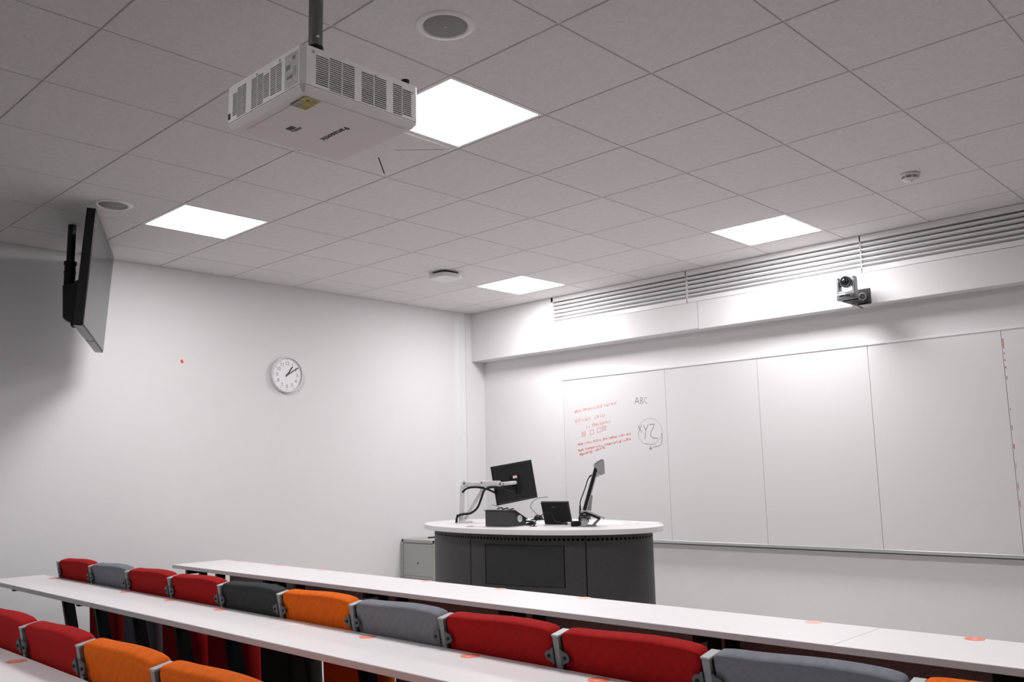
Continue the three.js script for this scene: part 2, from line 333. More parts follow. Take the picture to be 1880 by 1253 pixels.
// ---------------------------------------------------------------- wall clock
{
  const t = thing('wall_clock', 'round white wall clock with black numerals', 'clock', [XL, H - 0.781, 2.456], Math.PI / 2);
  const r = 0.155;
  const prof = [[0, 0.002], [r - 0.008, 0.002], [r, 0.006], [r, 0.030], [r - 0.004, 0.036], [r - 0.010, 0.036], [r - 0.013, 0.028]].map((p) => new THREE.Vector2(...p));
  const lg = new THREE.LatheGeometry(prof, 64); lg.rotateX(Math.PI / 2); add('rim', lg, std({ color: lin(0.74, 0.74, 0.75), roughness: 0.35 }), t);
  const face = canvasTex(768, 768, (g, w) => {
    g.fillStyle = '#eeedf0'; g.fillRect(0, 0, w, w); g.translate(w / 2, w / 2);
    for (let k = 0; k < 60; k++) {
      const a = k * Math.PI / 30, R = w * 0.452; g.fillStyle = k % 5 ? '#9a9ca2' : '#2a2c31';
      if (k % 5) { g.save(); g.rotate(a); g.fillRect(-1.5, -R - 5, 3, 11); g.restore(); } else { g.beginPath(); g.arc(Math.sin(a) * R, -Math.cos(a) * R, 9, 0, 7); g.fill(); }
    }
    g.fillStyle = '#3a3c42'; g.font = '108px sans-serif'; g.textAlign = 'center'; g.textBaseline = 'middle';
    for (let k = 1; k <= 12; k++) { const a = k * Math.PI / 6; g.fillText(String(k), Math.sin(a) * w * 0.345, -Math.cos(a) * w * 0.345 + 4); }
  });
  const cg = new THREE.CircleGeometry(r - 0.012, 64); cg.translate(0, 0, 0.022); add('dial', cg, std({ map: face, roughness: 0.5 }), t);
  const hand = (len, w, deg, z, tail) => { const g = span(-w / 2, w / 2, -tail, len, 0, 0.0015); g.rotateZ(-deg * Math.PI / 180); g.translate(0, 0, z); return g; };
  add('hour_hand', hand(0.088, 0.0085, 35, 0.0245, 0.02), M.black, t);
  add('minute_hand', hand(0.125, 0.0065, 58, 0.0265, 0.02), M.black, t);
  add('second_hand', hand(0.02, 0.002, 210, 0.0285, 0.03), M.orangeTag, t);
  add('centre_cap', cyl(0.006, 0.006, 0.006, 0, 0, 0.026, 16, 'z'), M.black, t);
}
tag(add('wall_tag', (() => { const g = bx(0.02, 0.026, 0.002, 0, 0, 0.001); g.rotateZ(0.5); g.rotateY(Math.PI / 2); g.translate(XL, H - 0.734, 3.389); return g; })(), M.orangeTag, scene), 'small orange paper tag stuck on the bare wall', 'tag');

// ---------------------------------------------------------------- ceiling fittings
[[4.5, 4.5, 'round in-ceiling loudspeaker with grey grille beside the projector pole'], [1.5, 4.5, 'round in-ceiling loudspeaker with grey grille above the flat screen']].forEach(([x, z, label]) => {
  const t = thing('ceiling_speaker', label, 'loudspeaker', [x, H, z], 0, 'round ceiling loudspeakers');
  const ring = new THREE.LatheGeometry([[0.084, 0.001], [0.084, -0.005], [0.090, -0.008], [0.108, -0.005], [0.1125, 0.0005]].map((p) => new THREE.Vector2(...p)), 64);
  add('flange', ring, M.white, t);
  const gr = new THREE.LatheGeometry([[0.0001, -0.0065], [0.05, -0.0058], [0.078, -0.0035], [0.0825, 0.0005]].map((p) => new THREE.Vector2(...p)), 64);
  add('grille', gr, M.grille, t);
  add('badge', bx(0.010, 0.001, 0.010, 0, -0.007, 0.0), M.silver, t);
});
{
  const t = thing('smoke_detector', 'small white domed smoke detector on the ceiling', 'smoke detector', [5.077, H, 1.417]);
  const L = (pts) => new THREE.LatheGeometry(pts.map((p) => new THREE.Vector2(...p)), 48);
  add('base', L([[0.0001, 0], [0.052, 0], [0.055, -0.004], [0.053, -0.016], [0.048, -0.018]]), M.white, t);
  add('sensing_chamber', L([[0.046, -0.017], [0.041, -0.030]]), M.black, t);
  for (let k = 0; k < 8; k++) { const a = k * Math.PI / 4 + 0.2; add('rib', bar([0.046 * Math.cos(a), -0.017, 0.046 * Math.sin(a)], [0.042 * Math.cos(a), -0.032, 0.042 * Math.sin(a)], 0.006, 0.006), M.white, t); }
  add('ring', L([[0.040, -0.022], [0.0475, -0.0215], [0.0465, -0.0245], [0.040, -0.0245]]), M.white, t);
  add('cap', L([[0.0455, -0.029], [0.044, -0.033], [0.020, -0.046], [0.012, -0.049], [0.0001, -0.050]]), M.white, t);
  add('indicator', cyl(0.003, 0.003, 0.002, 0.012, -0.048, 0.012, 10), M.black, t);
}
{
  const t = thing('wireless_access_point', 'white rounded wireless access point puck hung on the ceiling', 'access point', [1.45, H, 1.76]);
  const s = new THREE.Shape(); const e = 0.098, q = 0.05; s.moveTo(-e + q, -e); s.quadraticCurveTo(0, -e - 0.012, e - q, -e); s.quadraticCurveTo(e, -e, e, -e + q); s.quadraticCurveTo(e + 0.012, 0, e, e - q); s.quadraticCurveTo(e, e, e - q, e); s.quadraticCurveTo(0, e + 0.012, -e + q, e); s.quadraticCurveTo(-e, e, -e, e - q); s.quadraticCurveTo(-e - 0.012, 0, -e, -e + q); s.quadraticCurveTo(-e, -e, -e + q, -e);
  const g = new THREE.ExtrudeGeometry(s, { depth: 0.018, bevelEnabled: true, bevelSize: 0.012, bevelThickness: 0.010, bevelSegments: 5, curveSegments: 12 });
  g.translate(0, 0, -0.009); g.rotateX(Math.PI / 2); g.translate(0, -0.038, 0); add('shell', g, M.white, t);
  add('mounting_plate', bx(0.15, 0.022, 0.15, 0, -0.012, 0, 0.006), M.black, t);
  add('indicator', cyl(0.004, 0.004, 0.002, 0.03, -0.0575, 0.0, 12), M.silver, t);
}
{
  const t = thing('occupancy_sensor', 'tiny round white occupancy sensor in a ceiling tile', 'sensor', [1.5, H, 2.70]);
  add('ring', new THREE.LatheGeometry([[0.013, 0], [0.013, -0.003], [0.021, -0.003], [0.024, 0]].map((p) => new THREE.Vector2(...p)), 32), M.white, t);
  add('lens', new THREE.SphereGeometry(0.0125, 20, 14).scale(1, 0.5, 1).translate(0, -0.001, 0), M.white, t);
}

// ---------------------------------------------------------------- projector on its pole
const font = await new FontLoader().loadAsync('fonts/droid/droid_sans_bold.typeface.json');
{
  const W = 0.437, D = 0.442, h = 0.140, top = H - 0.398, X1 = 4.680, Z1 = 5.229;
  const t = thing('projector', 'white ceiling projector with louvred sides on a grey pole', 'projector', [X1 - W / 2, top - h / 2, Z1 - D / 2]);
  const sh = new THREE.Shape(); const c = 0.012; const a = W / 2, b = D / 2;
  sh.moveTo(-a + c, -b); sh.lineTo(a - c, -b); sh.lineTo(a, -b + c); sh.lineTo(a, b - c); sh.lineTo(a - c, b); sh.lineTo(-a + c, b); sh.lineTo(-a, b - c); sh.lineTo(-a, -b + c); sh.closePath();
  const slab = (y0, y1) => { const g = new THREE.ExtrudeGeometry(sh, { depth: y1 - y0 - 0.002, bevelEnabled: true, bevelSize: 0.001, bevelThickness: 0.001, bevelSegments: 2, bevelOffset: -0.003 }); g.rotateX(-Math.PI / 2); g.translate(0, y0 + 0.001, 0); return clean(g); };
  const UY0 = -0.051, UY1 = 0.071, IN = 0.120;         // upper shell, and how far the works sit behind the louvred walls
  const post = (poly) => { const g = prism(poly.map(([x, z]) => [x, -z]), UY1 - UY0); g.rotateX(-Math.PI / 2); g.translate(0, UY0, 0); return clean(g); };
  const o3 = 0.003;
  const lowS = sh.clone(); const lower = new THREE.ExtrudeGeometry(lowS, { depth: 0.002, bevelEnabled: true, bevelSize: 0.014, bevelThickness: 0.016, bevelSegments: 1, bevelOffset: -0.013 });
  lower.translate(0, 0, -0.001); lower.rotateX(-Math.PI / 2); lower.translate(0, -h / 2 + 0.016, 0);
  add('case', [slab(0.062, UY1 - 0.0015), slab(UY0, UY0 + 0.004), clean(lower), clean(span(-a - o3, a - IN, UY0, UY1, -b + c, b - IN)), clean(span(-a + c, a - IN, UY0, UY1, -b - o3, -b + c)),
    post([[a + o3, b - c], [a - c, b + o3], [a - c - 0.003, b], [a, b - c - 0.003]]), post([[-a - o3, b - c], [-a + c, b + o3], [-a + c, b - IN], [-a - o3, b - IN]]), post([[a - c, -b - o3], [a + o3, -b + c], [a - IN, -b + c], [a - IN, -b - o3]])], M.projector, t);
  add('chassis', [span(-a + c, a - IN + 0.001, UY0 + 0.004, 0.062, b - IN, b - IN + 0.001), span(a - IN, a - IN + 0.001, UY0 + 0.004, 0.062, -b + c, b - IN), span(-a + c, a - c, UY0 + 0.0045, UY0 + 0.0055, b - IN, b - 0.004), span(a - IN, a - 0.004, UY0 + 0.0045, UY0 + 0.0055, -b + c, b - IN)], M.silver, t);
  const walls = { z: new THREE.Shape([[-a + c, UY0], [a - c, UY0], [a - c, UY1], [-a + c, UY1]].map((p) => new THREE.Vector2(...p))), x: new THREE.Shape([[-b + c, UY0], [b - c, UY0], [b - c, UY1], [-b + c, UY1]].map((p) => new THREE.Vector2(...p))) };
  add('bottom_cover', span(-a + 0.055, a - 0.03, -h / 2 - 0.0025, -h / 2 + 0.001, -b + 0.03, b - 0.04, 0.001), M.projector, t);
  // louvre blocks: slots on the face turned to the seats (+z) and on the side (+x)
  const block = (face, c0, c1, y0, y1, cols, rows, cutL, cutR) => {
    const w = (c1 - c0) / cols, pitch = (y1 - y0) / rows;
    for (let i = 0; i < rows; i++) for (let k = 0; k < cols; k++) {
      if (k === 0 && (i < cutL || i >= rows - cutL)) continue;
      if (k === cols - 1 && (i < cutR || i >= rows - cutR)) continue;
      const m = (c0 + (k + 0.5) * w) * (face === 'x' ? -1 : 1), y = y0 + (i + 0.5) * pitch, u = w * 0.47, v = pitch * 0.33, hp = new THREE.Path();
      hp.moveTo(m - u, y - v); hp.lineTo(m - u, y + v); hp.lineTo(m + u, y + v); hp.lineTo(m + u, y - v); hp.closePath(); walls[face].holes.push(hp);
    }
  };
  const vy = (f) => -h / 2 + 0.006 + f * h;
  block('z', -0.180, -0.095, vy(0.12), vy(0.84), 3, 17, 2, 0);
  block('z', -0.065, 0.042, vy(0.12), vy(0.84), 3, 17, 0, 2);
  block('z', 0.047, 0.113, vy(0.17), vy(0.82), 2, 15, 0, 0);
  block('x', 0.035, 0.178, vy(0.11), vy(0.87), 3, 16, 0, 1);
  block('x', -0.088, 0.012, vy(0.12), vy(0.84), 2, 15, 0, 0);
  block('x', -0.190, -0.112, vy(0.11), vy(0.84), 2, 15, 1, 0);
  for (const f of ['z', 'x']) {
    const g = new THREE.ExtrudeGeometry(walls[f], { depth: 0.003, bevelEnabled: false });
    if (f === 'z') g.translate(0, 0, b); else { g.rotateY(Math.PI / 2); g.translate(a, 0, 0); }
    add('louvred_wall', g, M.projector, t);
  }
  const screws = []; for (const [z, y] of [[0.185, 0.056], [-0.045, 0.056], [-0.196, 0.045], [-0.196, -0.035]]) screws.push(cyl(0.005, 0.005, 0.003, a + 0.003, y, z, 12, 'x'));
  for (const [x, y] of [[-0.03, 0.058], [0.10, 0.058]]) screws.push(cyl(0.0045, 0.0045, 0.003, x, y, b + 0.003, 12, 'z'));
  for (const g of screws) add('screw', g, M.silver, t);
  // printed labels
  const specs = canvasTex(256, 384, (g, w, hh) => {
    g.fillStyle = '#c9c7c6'; g.fillRect(0, 0, w, hh); g.fillStyle = '#8f918f';
    for (let y = 14; y < hh - 12; y += 13) { let x = 12; while (x < w - 30) { const l = 10 + rnd() * 60; if (rnd() > 0.25) g.fillRect(x, y, Math.min(l, w - 12 - x), 5); x += l + 8; } }
    g.fillStyle = '#77807c'; g.fillRect(20, 120, 90, 60); g.fillRect(150, 40, 60, 50); g.fillRect(40, 250, 120, 40); g.fillStyle = '#9fa19f'; g.fillRect(160, 170, 70, 100);
  });
  const sp = bx(0.070, 0.105, 0.001, 0.165, 0.006, b + 0.0035); add('rating_label', sp, std({ map: specs, roughness: 0.6 }), t);
  add('side_badge', bx(0.014, 0.020, 0.001, -a + 0.020, -h / 2 + 0.040, b + 0.0035), std({ color: lin(0.03, 0.035, 0.04), roughness: 0.5 }), t);
  const warn = canvasTex(256, 192, (g, w, hh) => {
    g.fillStyle = '#c4bd48'; g.fillRect(0, 0, w, hh); g.fillStyle = '#2d2d2c'; g.fillRect(0, 0, 150, hh); g.fillStyle = '#b9b8b2'; g.fillRect(9, 9, 132, 70); g.fillStyle = '#c4bd48'; g.fillRect(9, 85, 132, hh - 94);
    g.fillStyle = '#4a4a45'; for (let y = 20; y < 76; y += 11) g.fillRect(18, y, 70 + rnd() * 40, 4); for (let y = 96; y < hh - 14; y += 12) g.fillRect(18, y, 60 + rnd() * 50, 5);
    g.beginPath(); g.moveTo(200, 40); g.lineTo(170, 96); g.lineTo(230, 96); g.closePath(); g.fill(); for (let y = 110; y < hh - 14; y += 12) g.fillRect(165, y, 70, 5);
  });
  const wl = bx(0.080, 0.001, 0.056, a - 0.075, -h / 2 - 0.0035, b - 0.06); add('laser_warning_label', wl, std({ map: warn, roughness: 0.55 }), t);
  const logo = (txt, size) => { const g = new TextGeometry(txt, { font, size, depth: 0.0008, curveSegments: 4, bevelEnabled: false }); g.computeBoundingBox(); const bbx = g.boundingBox; g.translate(-(bbx.min.x + bbx.max.x) / 2, -(bbx.min.y + bbx.max.y) / 2, 0); g.applyMatrix4(new THREE.Matrix4().makeBasis(new THREE.Vector3(-1, 0, 0), new THREE.Vector3(0, 0, -1), new THREE.Vector3(0, -1, 0))); return g; };
  const pl = logo('Panasonic', 0.0215); pl.translate(0.0, -h / 2 - 0.0025, -0.045); add('brand_lettering', pl, M.blackSoft, t);
  const emblem = [bx(0.034, 0.001, 0.020, -0.055, -h / 2 - 0.0030, 0.085), bx(0.05, 0.001, 0.004, -0.052, -h / 2 - 0.0030, 0.068), bx(0.04, 0.001, 0.003, -0.050, -h / 2 - 0.0030, 0.061)];
  add('printed_emblem', emblem, std({ color: lin(0.05, 0.06, 0.075), roughness: 0.6 }), t);
  add('port_markings', [bx(0.020, 0.001, 0.015, -0.115, -h / 2 - 0.0005, -0.172), bx(0.03, 0.001, 0.005, -0.08, -h / 2 - 0.0005, -0.178), bx(0.012, 0.001, 0.008, -0.045, -h / 2 - 0.0005, -0.180)], std({ color: lin(0.10, 0.12, 0.15), roughness: 0.6 }), t);
  add('status_lamp', cyl(0.003, 0.003, 0.002, 0.0, -h / 2, -0.19, 12), std({ color: lin(0.6, 0.1, 0.08), emissive: 0xff3020, emissiveIntensity: 0.8 }), t);
  add('adjuster_foot', cyl(0.014, 0.014, 0.03, a - 0.03, h / 2 + 0.012, -b + 0.03, 20), M.black, t);
  // pole with collar, reaching the ceiling
  const px = -0.018, pz = 0.02, y1 = h / 2 + 0.398;
  add('pole', cyl(0.0235, 0.0235, 0.262, px, y1 - 0.131, pz, 40), M.poleGrey, t);
  add('pole_collar', [cyl(0.0262, 0.0262, 0.14, px, h / 2 + 0.075, pz, 40), cyl(0.03, 0.035, 0.022, px, h / 2 + 0.012, pz, 40)], M.black, t);
  add('bolt', cyl(0.005, 0.005, 0.008, px + 0.0225, h / 2 + 0.172, pz + 0.008, 12, 'x'), M.alu, t);
  add('mounting_plate', [bx(0.22, 0.004, 0.22, px, h / 2 + 0.003, pz, 0.001)], M.black, t);
}

// ---------------------------------------------------------------- hanging flat screen
{
  const dx = new THREE.Vector3(-0.8926, 0, -0.45085), n = new THREE.Vector3(0.45085, 0, -0.8926);
  // local: x runs along the screen width, z out of the glass
  const t = thing('hanging_flat_screen', 'black flat screen display hung from the ceiling on a pole', 'display', [1.0, 0, 4.337], 0);
  t.quaternion.setFromRotationMatrix(new THREE.Matrix4().makeBasis(dx, new THREE.Vector3(0, 1, 0), n));
  const W = 1.183, HH = 0.707, tilt = 0.0585, T = 0.052;
  const yTop = H - 0.051;
  const fix = (g) => { g.translate(0, -HH / 2, 0); g.rotateX(tilt); g.translate(0, yTop, 0); return g; };
  add('housing', fix(bx(W, HH, T, 0, 0, -T / 2 - 0.002, 0.004)), M.black, t);
  add('glass', fix(bx(W - 0.016, HH - 0.018, 0.003, 0, 0.002, -0.001)), M.screen, t);
  add('lower_trim', fix(merge([bx(W * 0.50, 0.003, T - 0.006, -W * 0.245, -HH / 2 - 0.001, -T / 2 - 0.002), bx(W * 0.46, 0.003, T - 0.006, W * 0.26, -HH / 2 - 0.001, -T / 2 - 0.002)])), M.poleGrey, t);
  add('back_cover', fix(bx(0.55, 0.36, 0.03, 0.0, -0.04, -T - 0.014, 0.008)), M.black, t);
  add('mount_plate', fix(bx(0.42, 0.40, 0.012, 0, -0.02, -T - 0.034)), M.blackSoft, t);
  const pz = -0.205, py = H - 0.50;
  add('pole', cyl(0.0245, 0.0245, 0.34, 0.02, H - 0.17, pz, 32), M.black, t);
  add('pole_sleeve', [cyl(0.033, 0.033, 0.16, 0.02, H - 0.335, pz, 32), cyl(0.038, 0.038, 0.02, 0.02, H - 0.255, pz, 32), cyl(0.036, 0.036, 0.014, 0.02, H - 0.315, pz, 32)], M.blackSoft, t);
  const br = prism([[-0.235, H - 0.415], [-0.185, H - 0.40], [-0.10, H - 0.33], [-0.085, H - 0.33], [-0.09, H - 0.62], [-0.16, H - 0.66], [-0.225, H - 0.62]], 0.11); br.rotateY(-Math.PI / 2); br.translate(0.075, 0, 0);
  add('tilt_bracket', br, M.black, t);
  add('bracket_knob', cyl(0.012, 0.012, 0.03, 0.02, H - 0.43, pz + 0.005, 16), M.blackSoft, t);
  add('bracket_lip', bx(0.09, 0.07, 0.03, 0.02, H - 0.635, -0.165, 0.004), M.blackSoft, t);
  add('cable', tube([[0.05, H - 0.32, pz], [0.06, H - 0.38, pz + 0.02], [0.05, H - 0.42, pz + 0.06], [0.05, H - 0.44, pz + 0.10]], 0.005, 20), M.black, t);
}

// ---------------------------------------------------------------- room camera on the bulkhead
{
  const t = thing('room_camera', 'silver pan tilt room camera bracketed on the white bulkhead', 'camera', [4.255, H - 0.51, BULK_Z + 0.006]);
  const z0 = 0.165;                                      // body centre in front of the bulkhead
  const plate = bx(0.095, 0.115, 0.006, 0.052, 0.055, 0.003, 0.0025); add('wall_plate', plate, M.darkMetal, t);
  const ringG = new THREE.TorusGeometry(0.026, 0.004, 10, 32); ringG.translate(0.045, 0.055, 0.008); add('cable_ring', ringG, M.silver, t);
  add('shelf_bracket', [bx(0.12, 0.005, 0.165, 0.015, 0.012, 0.085, 0.002), bar([0.01, 0.0, 0.10], [0.04, -0.03, 0.02], 0.03, 0.004)], M.darkMetal, t);
  const L = (pts) => { const g = new THREE.LatheGeometry(pts.map((p) => new THREE.Vector2(...p)), 48); g.translate(0, 0, z0); return g; };
  add('base', L([[0.0001, 0.016], [0.070, 0.018], [0.076, 0.024], [0.076, 0.050], [0.068, 0.060], [0.0001, 0.062]]), M.camSilver, t);
  add('front_window', (() => { const g = new THREE.CylinderGeometry(0.0765, 0.0765, 0.016, 32, 1, true, -0.75, 1.35); g.translate(0, 0.038, z0); return g; })(), std({ color: lin(0.01, 0.01, 0.011), roughness: 0.2, side: THREE.DoubleSide }), t);
  const yoke = [];
  for (const s of [-1, 1]) { yoke.push(bx(0.020, 0.130, 0.062, s * 0.057, 0.118, z0, 0.007)); yoke.push(cyl(0.031, 0.031, 0.018, s * 0.057, 0.152, z0, 28, 'x')); }
  yoke.push(bx(0.125, 0.026, 0.06, 0, 0.068, z0, 0.008)); add('yoke', yoke, M.camSilver, t);
  const head = [cyl(0.040, 0.043, 0.085, 0, 0, 0, 36, 'z'), bx(0.088, 0.06, 0.06, 0, 0, -0.03, 0.012)];
  const hg = merge(head); hg.rotateX(0.12); hg.rotateY(0.30); hg.translate(0, 0.148, z0 + 0.008);
  add('camera_head', hg, M.postGrey, t);
  const lens = merge([cyl(0.036, 0.036, 0.012, 0, 0, 0.046, 36, 'z'), new THREE.TorusGeometry(0.033, 0.005, 10, 36).translate(0, 0, 0.052)]); lens.rotateX(0.12); lens.rotateY(0.30); lens.translate(0, 0.148, z0 + 0.008);
  add('lens_ring', lens, M.darkMetal, t);
  const gl = new THREE.SphereGeometry(0.024, 24, 16); gl.scale(1, 1, 0.35); gl.translate(0, 0, 0.052); gl.rotateX(0.12); gl.rotateY(0.30); gl.translate(0, 0.148, z0 + 0.008);
  add('lens_glass', gl, phys({ color: lin(0.004, 0.004, 0.006), roughness: 0.08, clearcoat: 1 }), t);
}

// ---------------------------------------------------------------- lectern
const LT = 0.965;                                        // lectern top height
{
  const cx = 2.455, cz = 1.82;
  const t = thing('lectern', 'large oval lectern with white top and dark grey perforated body', 'lectern', [cx, 0, cz]);
  const es = new THREE.Shape(); es.absellipse(0, 0, 1.002, 0.597, 0, Math.PI * 2);
  const tg = new THREE.ExtrudeGeometry(es, { depth: 0.028, bevelEnabled: true, bevelSize: 0.003, bevelThickness: 0.003, bevelSegments: 3, curveSegments: 96 });
  tg.rotateX(-Math.PI / 2); tg.translate(0, LT - 0.031, 0); add('worktop', metric(tg, 1), M.laminate, t);
  const a = 0.92, b = 0.535, off = 0.005, yTop = LT - 0.035, D2R = Math.PI / 180;
  const P = (deg, inset = 0) => [off + (a - inset) * Math.cos(deg * D2R), (b - inset) * Math.sin(deg * D2R)];
  const sheet = (d0, d1, y0, y1, th = 0.018, inset = 0) => {      // curved board following the oval
    const n = Math.max(4, Math.ceil(Math.abs(d1 - d0) / 3)), o = [], inn = [];
    for (let k = 0; k <= n; k++) { const d = d0 + (d1 - d0) * k / n; o.push(P(d, inset)); inn.push(P(d, inset + th)); }
    const s = new THREE.Shape([...o, ...inn.reverse()].map(([x, z]) => new THREE.Vector2(x, -z)));
    const g = new THREE.ExtrudeGeometry(s, { depth: y1 - y0, bevelEnabled: false }); g.rotateX(-Math.PI / 2); g.translate(0, y0, 0); return toCreasedNormals(g, 0.5);
  };
  const band = (d0, d1, yc, pitch, r) => {                         // strip of small cells, each with a real hole
    const gs = [], hh = 0.014; let d = d0;
    let arc = 0; const N = 400; const cum = [0]; for (let k = 1; k <= N; k++) { const p = P(d0 + (d1 - d0) * (k - 1) / N), q = P(d0 + (d1 - d0) * k / N); arc += Math.hypot(p[0] - q[0], p[1] - q[1]); cum.push(arc); }
    const cells = Math.round(arc / pitch), at = (s) => { let k = 0; while (k < N - 1 && cum[k + 1] < s) k++; return d0 + (d1 - d0) * (k + (s - cum[k]) / (cum[k + 1] - cum[k])) / N; };
    for (let c = 0; c < cells; c++) {
      const A = P(at(arc * c / cells)), B = P(at(Math.min(arc * (c + 1) / cells, arc * 0.99999))), w = Math.hypot(B[0] - A[0], B[1] - A[1]);
      const s = new THREE.Shape([[-w / 2, -hh], [w / 2, -hh], [w / 2, hh], [-w / 2, hh]].map((p) => new THREE.Vector2(...p)));
      const hp = new THREE.Path(); hp.absarc(0, 0, r, 0, Math.PI * 2, true); s.holes.push(hp);
      const g = new THREE.ExtrudeGeometry(s, { depth: 0.010, bevelEnabled: false, curveSegments: 5 }); g.translate(0, 0, -0.010);
      const ux = (B[0] - A[0]) / w, uz = (B[1] - A[1]) / w;
      const X = new THREE.Vector3(-ux, 0, -uz), Y = new THREE.Vector3(0, 1, 0), Z = new THREE.Vector3().crossVectors(X, Y);
      g.applyMatrix4(new THREE.Matrix4().makeBasis(X, Y, Z)); g.translate((A[0] + B[0]) / 2, yc, (A[1] + B[1]) / 2); gs.push(g);
    }
    return gs;
  };
  const yh = H - 2.085;
  const panel = (name, d0, d1, door) => {
    const pieces = [...band(d0, d1, yh, 0.030, 0.0085), sheet(d0, d1, yh + 0.014, yTop)];
    if (!door) pieces.push(sheet(d0, d1, 0.06, yh - 0.014));
    else { const [e0, e1, ya, yb] = door; pieces.push(sheet(d0, d1, yb, yh - 0.014), sheet(d0, d1, 0.06, ya), sheet(d0, e0, ya, yb), sheet(e1, d1, ya, yb)); }
    return add(name, metric(merge(pieces), 0.35), M.lectern, t);
  };
  panel('curved_panel', 98.7, 200);
  panel('front_panel', 39.2, 98.1, [49.4, 89.4, H - 2.382, H - 2.122]);
  panel('curved_panel', -28, 38.6);
  add('inset_panel', metric(sheet(49.8, 89.0, H - 2.379, H - 2.125, 0.012, 0.003), 0.35), M.lecternDoor, t);
  add('seam_strip', [sheet(98.05, 98.75, 0.06, yTop, 0.004, 0.010), sheet(38.55, 39.25, 0.06, yTop, 0.004, 0.010)], M.black, t);
  add('added_backing', sheet(-28, 200, 0.1, yTop - 0.002, 0.006, 0.045), M.black, t);  // black sheet added behind the holes to block light and keep them dark
  add('plinth', sheet(-28, 200, 0, 0.06, 0.018, 0.03), M.black, t);
  add('inner_carcass', [span(-0.55, 0.55, 0.02, yTop - 0.002, -0.06, -0.04), span(-0.60, -0.58, 0.02, yTop - 0.002, -0.2, 0.3), span(0.60, 0.62, 0.02, yTop - 0.002, -0.2, 0.3)], M.black, t);
  for (const [x, z] of [[2.245 - cx, 2.33 - cz - 0.06], [2.66 - cx, 2.08 - cz]]) { const g = new THREE.TorusGeometry(0.026, 0.004, 8, 28); g.rotateX(Math.PI / 2); g.scale(1, 0.4, 1); g.translate(x, LT, z); add('cable_grommet', [g, cyl(0.024, 0.024, 0.001, x, LT + 0.0006, z, 24)], M.blackSoft, t); }
}
const YAW = 0.7645;                                      // objects set square to the presenter's diagonal
// --- monitor on a double arm
{
  const t = thing('monitor_arm', 'white jointed monitor arm clamped to the lectern top', 'monitor arm', [1.84, LT + 0.001, 1.93], YAW);
  add('base_plate', [bx(0.10, 0.012, 0.08, 0.0, 0.006, 0, 0.003), bx(0.05, 0.02, 0.05, -0.03, 0.014, 0, 0.004)], M.whiteMetal, t);
  add('post', [bar([-0.036, 0.01, 0], [-0.024, 0.255, 0], 0.036, 0.036, 0.008)], M.whiteMetal, t);
  add('elbow', [bar([-0.030, 0.25, 0], [-0.012, 0.29, 0], 0.034, 0.04, 0.012), cyl(0.019, 0.019, 0.044, -0.010, 0.290, 0, 24, 'z')], M.whiteMetal, t);
  add('link', [bar([-0.012, 0.285, 0.0], [0.118, 0.276, 0.0], 0.042, 0.036, 0.008)], M.whiteMetal, t);
  add('diagonal_post', [bar([-0.012, 0.022, -0.05], [0.128, 0.240, -0.03], 0.026, 0.026, 0.007), bar([0.128, 0.235, -0.03], [0.122, 0.275, 0.0], 0.034, 0.034, 0.01)], M.whiteMetal, t);
  add('link', [bar([0.112, 0.287, 0.02], [0.268, 0.280, 0.03], 0.046, 0.04, 0.009)], M.whiteMetal, t);
  add('tilt_head', [bar([0.262, 0.280, 0.03], [0.330, 0.284, 0.030], 0.027, 0.03, 0.008), bar([0.325, 0.284, 0.032], [0.382, 0.288, -0.045], 0.024, 0.024, 0.007)], M.whiteMetal, t);
  add('bolt', [cyl(0.007, 0.007, 0.046, -0.010, 0.290, 0, 16, 'z'), cyl(0.005, 0.005, 0.046, 0.122, 0.292, 0.02, 16, 'z'), cyl(0.005, 0.005, 0.034, 0.285, 0.281, 0.03, 16, 'z')], M.darkMetal, t);
  add('cable_clip', [bx(0.006, 0.022, 0.045, 0.262, 0.282, 0.03)], M.black, t);
}
{
  const t = thing('computer_monitor', 'black computer monitor seen from behind on the white arm', 'monitor', [1.84 + 0.380 * 0.7218 - 0.085 * 0.692, LT + 0.291, 1.93 - 0.380 * 0.692 - 0.085 * 0.722], YAW);
  const o = new THREE.Euler(-0.04, 0.46, 0.145, 'YXZ'); const q = new THREE.Quaternion().setFromEuler(o);
  const fix = (g) => { g.applyQuaternion(q); return g; };
  const w = 0.352, h = 0.296;
  add('screen_bezel', fix(bx(w, h, 0.018, 0, 0, -0.026, 0.003)), M.black, t);
  add('display_glass', fix(bx(w - 0.03, h - 0.03, 0.002, 0, 0, -0.0355)), M.screen, t);
  const back = new THREE.BoxGeometry(w - 0.012, h - 0.012, 0.022, 8, 8, 1); { const p = back.attributes.position; for (let i = 0; i < p.count; i++) if (p.getZ(i) > 0) { p.setX(i, p.getX(i) * 0.95); p.setY(i, p.getY(i) * (p.getY(i) > 0 ? 0.995 : 0.95)); } back.computeVertexNormals(); back.translate(0, 0, -0.006); }
  add('back_shell', fix(back), M.monitor, t);
  add('vent_slot', fix(bx(0.20, 0.005, 0.002, -0.01, h / 2 - 0.028, 0.0055)), M.black, t);
  add('vesa_plate', fix(merge([bx(0.085, 0.085, 0.008, 0, 0.012, 0.010, 0.002), bx(0.05, 0.09, 0.006, 0.02, -0.02, 0.012, 0.002), cyl(0.024, 0.024, 0.028, 0.0, 0.005, 0.026, 24, 'z')])), M.black, t);
  add('rating_sticker', fix(merge([bx(0.036, 0.016, 0.001, -0.006, 0.040, 0.0145)])), M.paper, t);
  add('sticker_stripe', fix(bx(0.036, 0.006, 0.001, -0.006, 0.0505, 0.0145)), M.orangeTag, t);
  add('cable_port', fix(bx(0.045, 0.026, 0.010, 0.01, -0.075, 0.008, 0.002)), M.black, t);
}
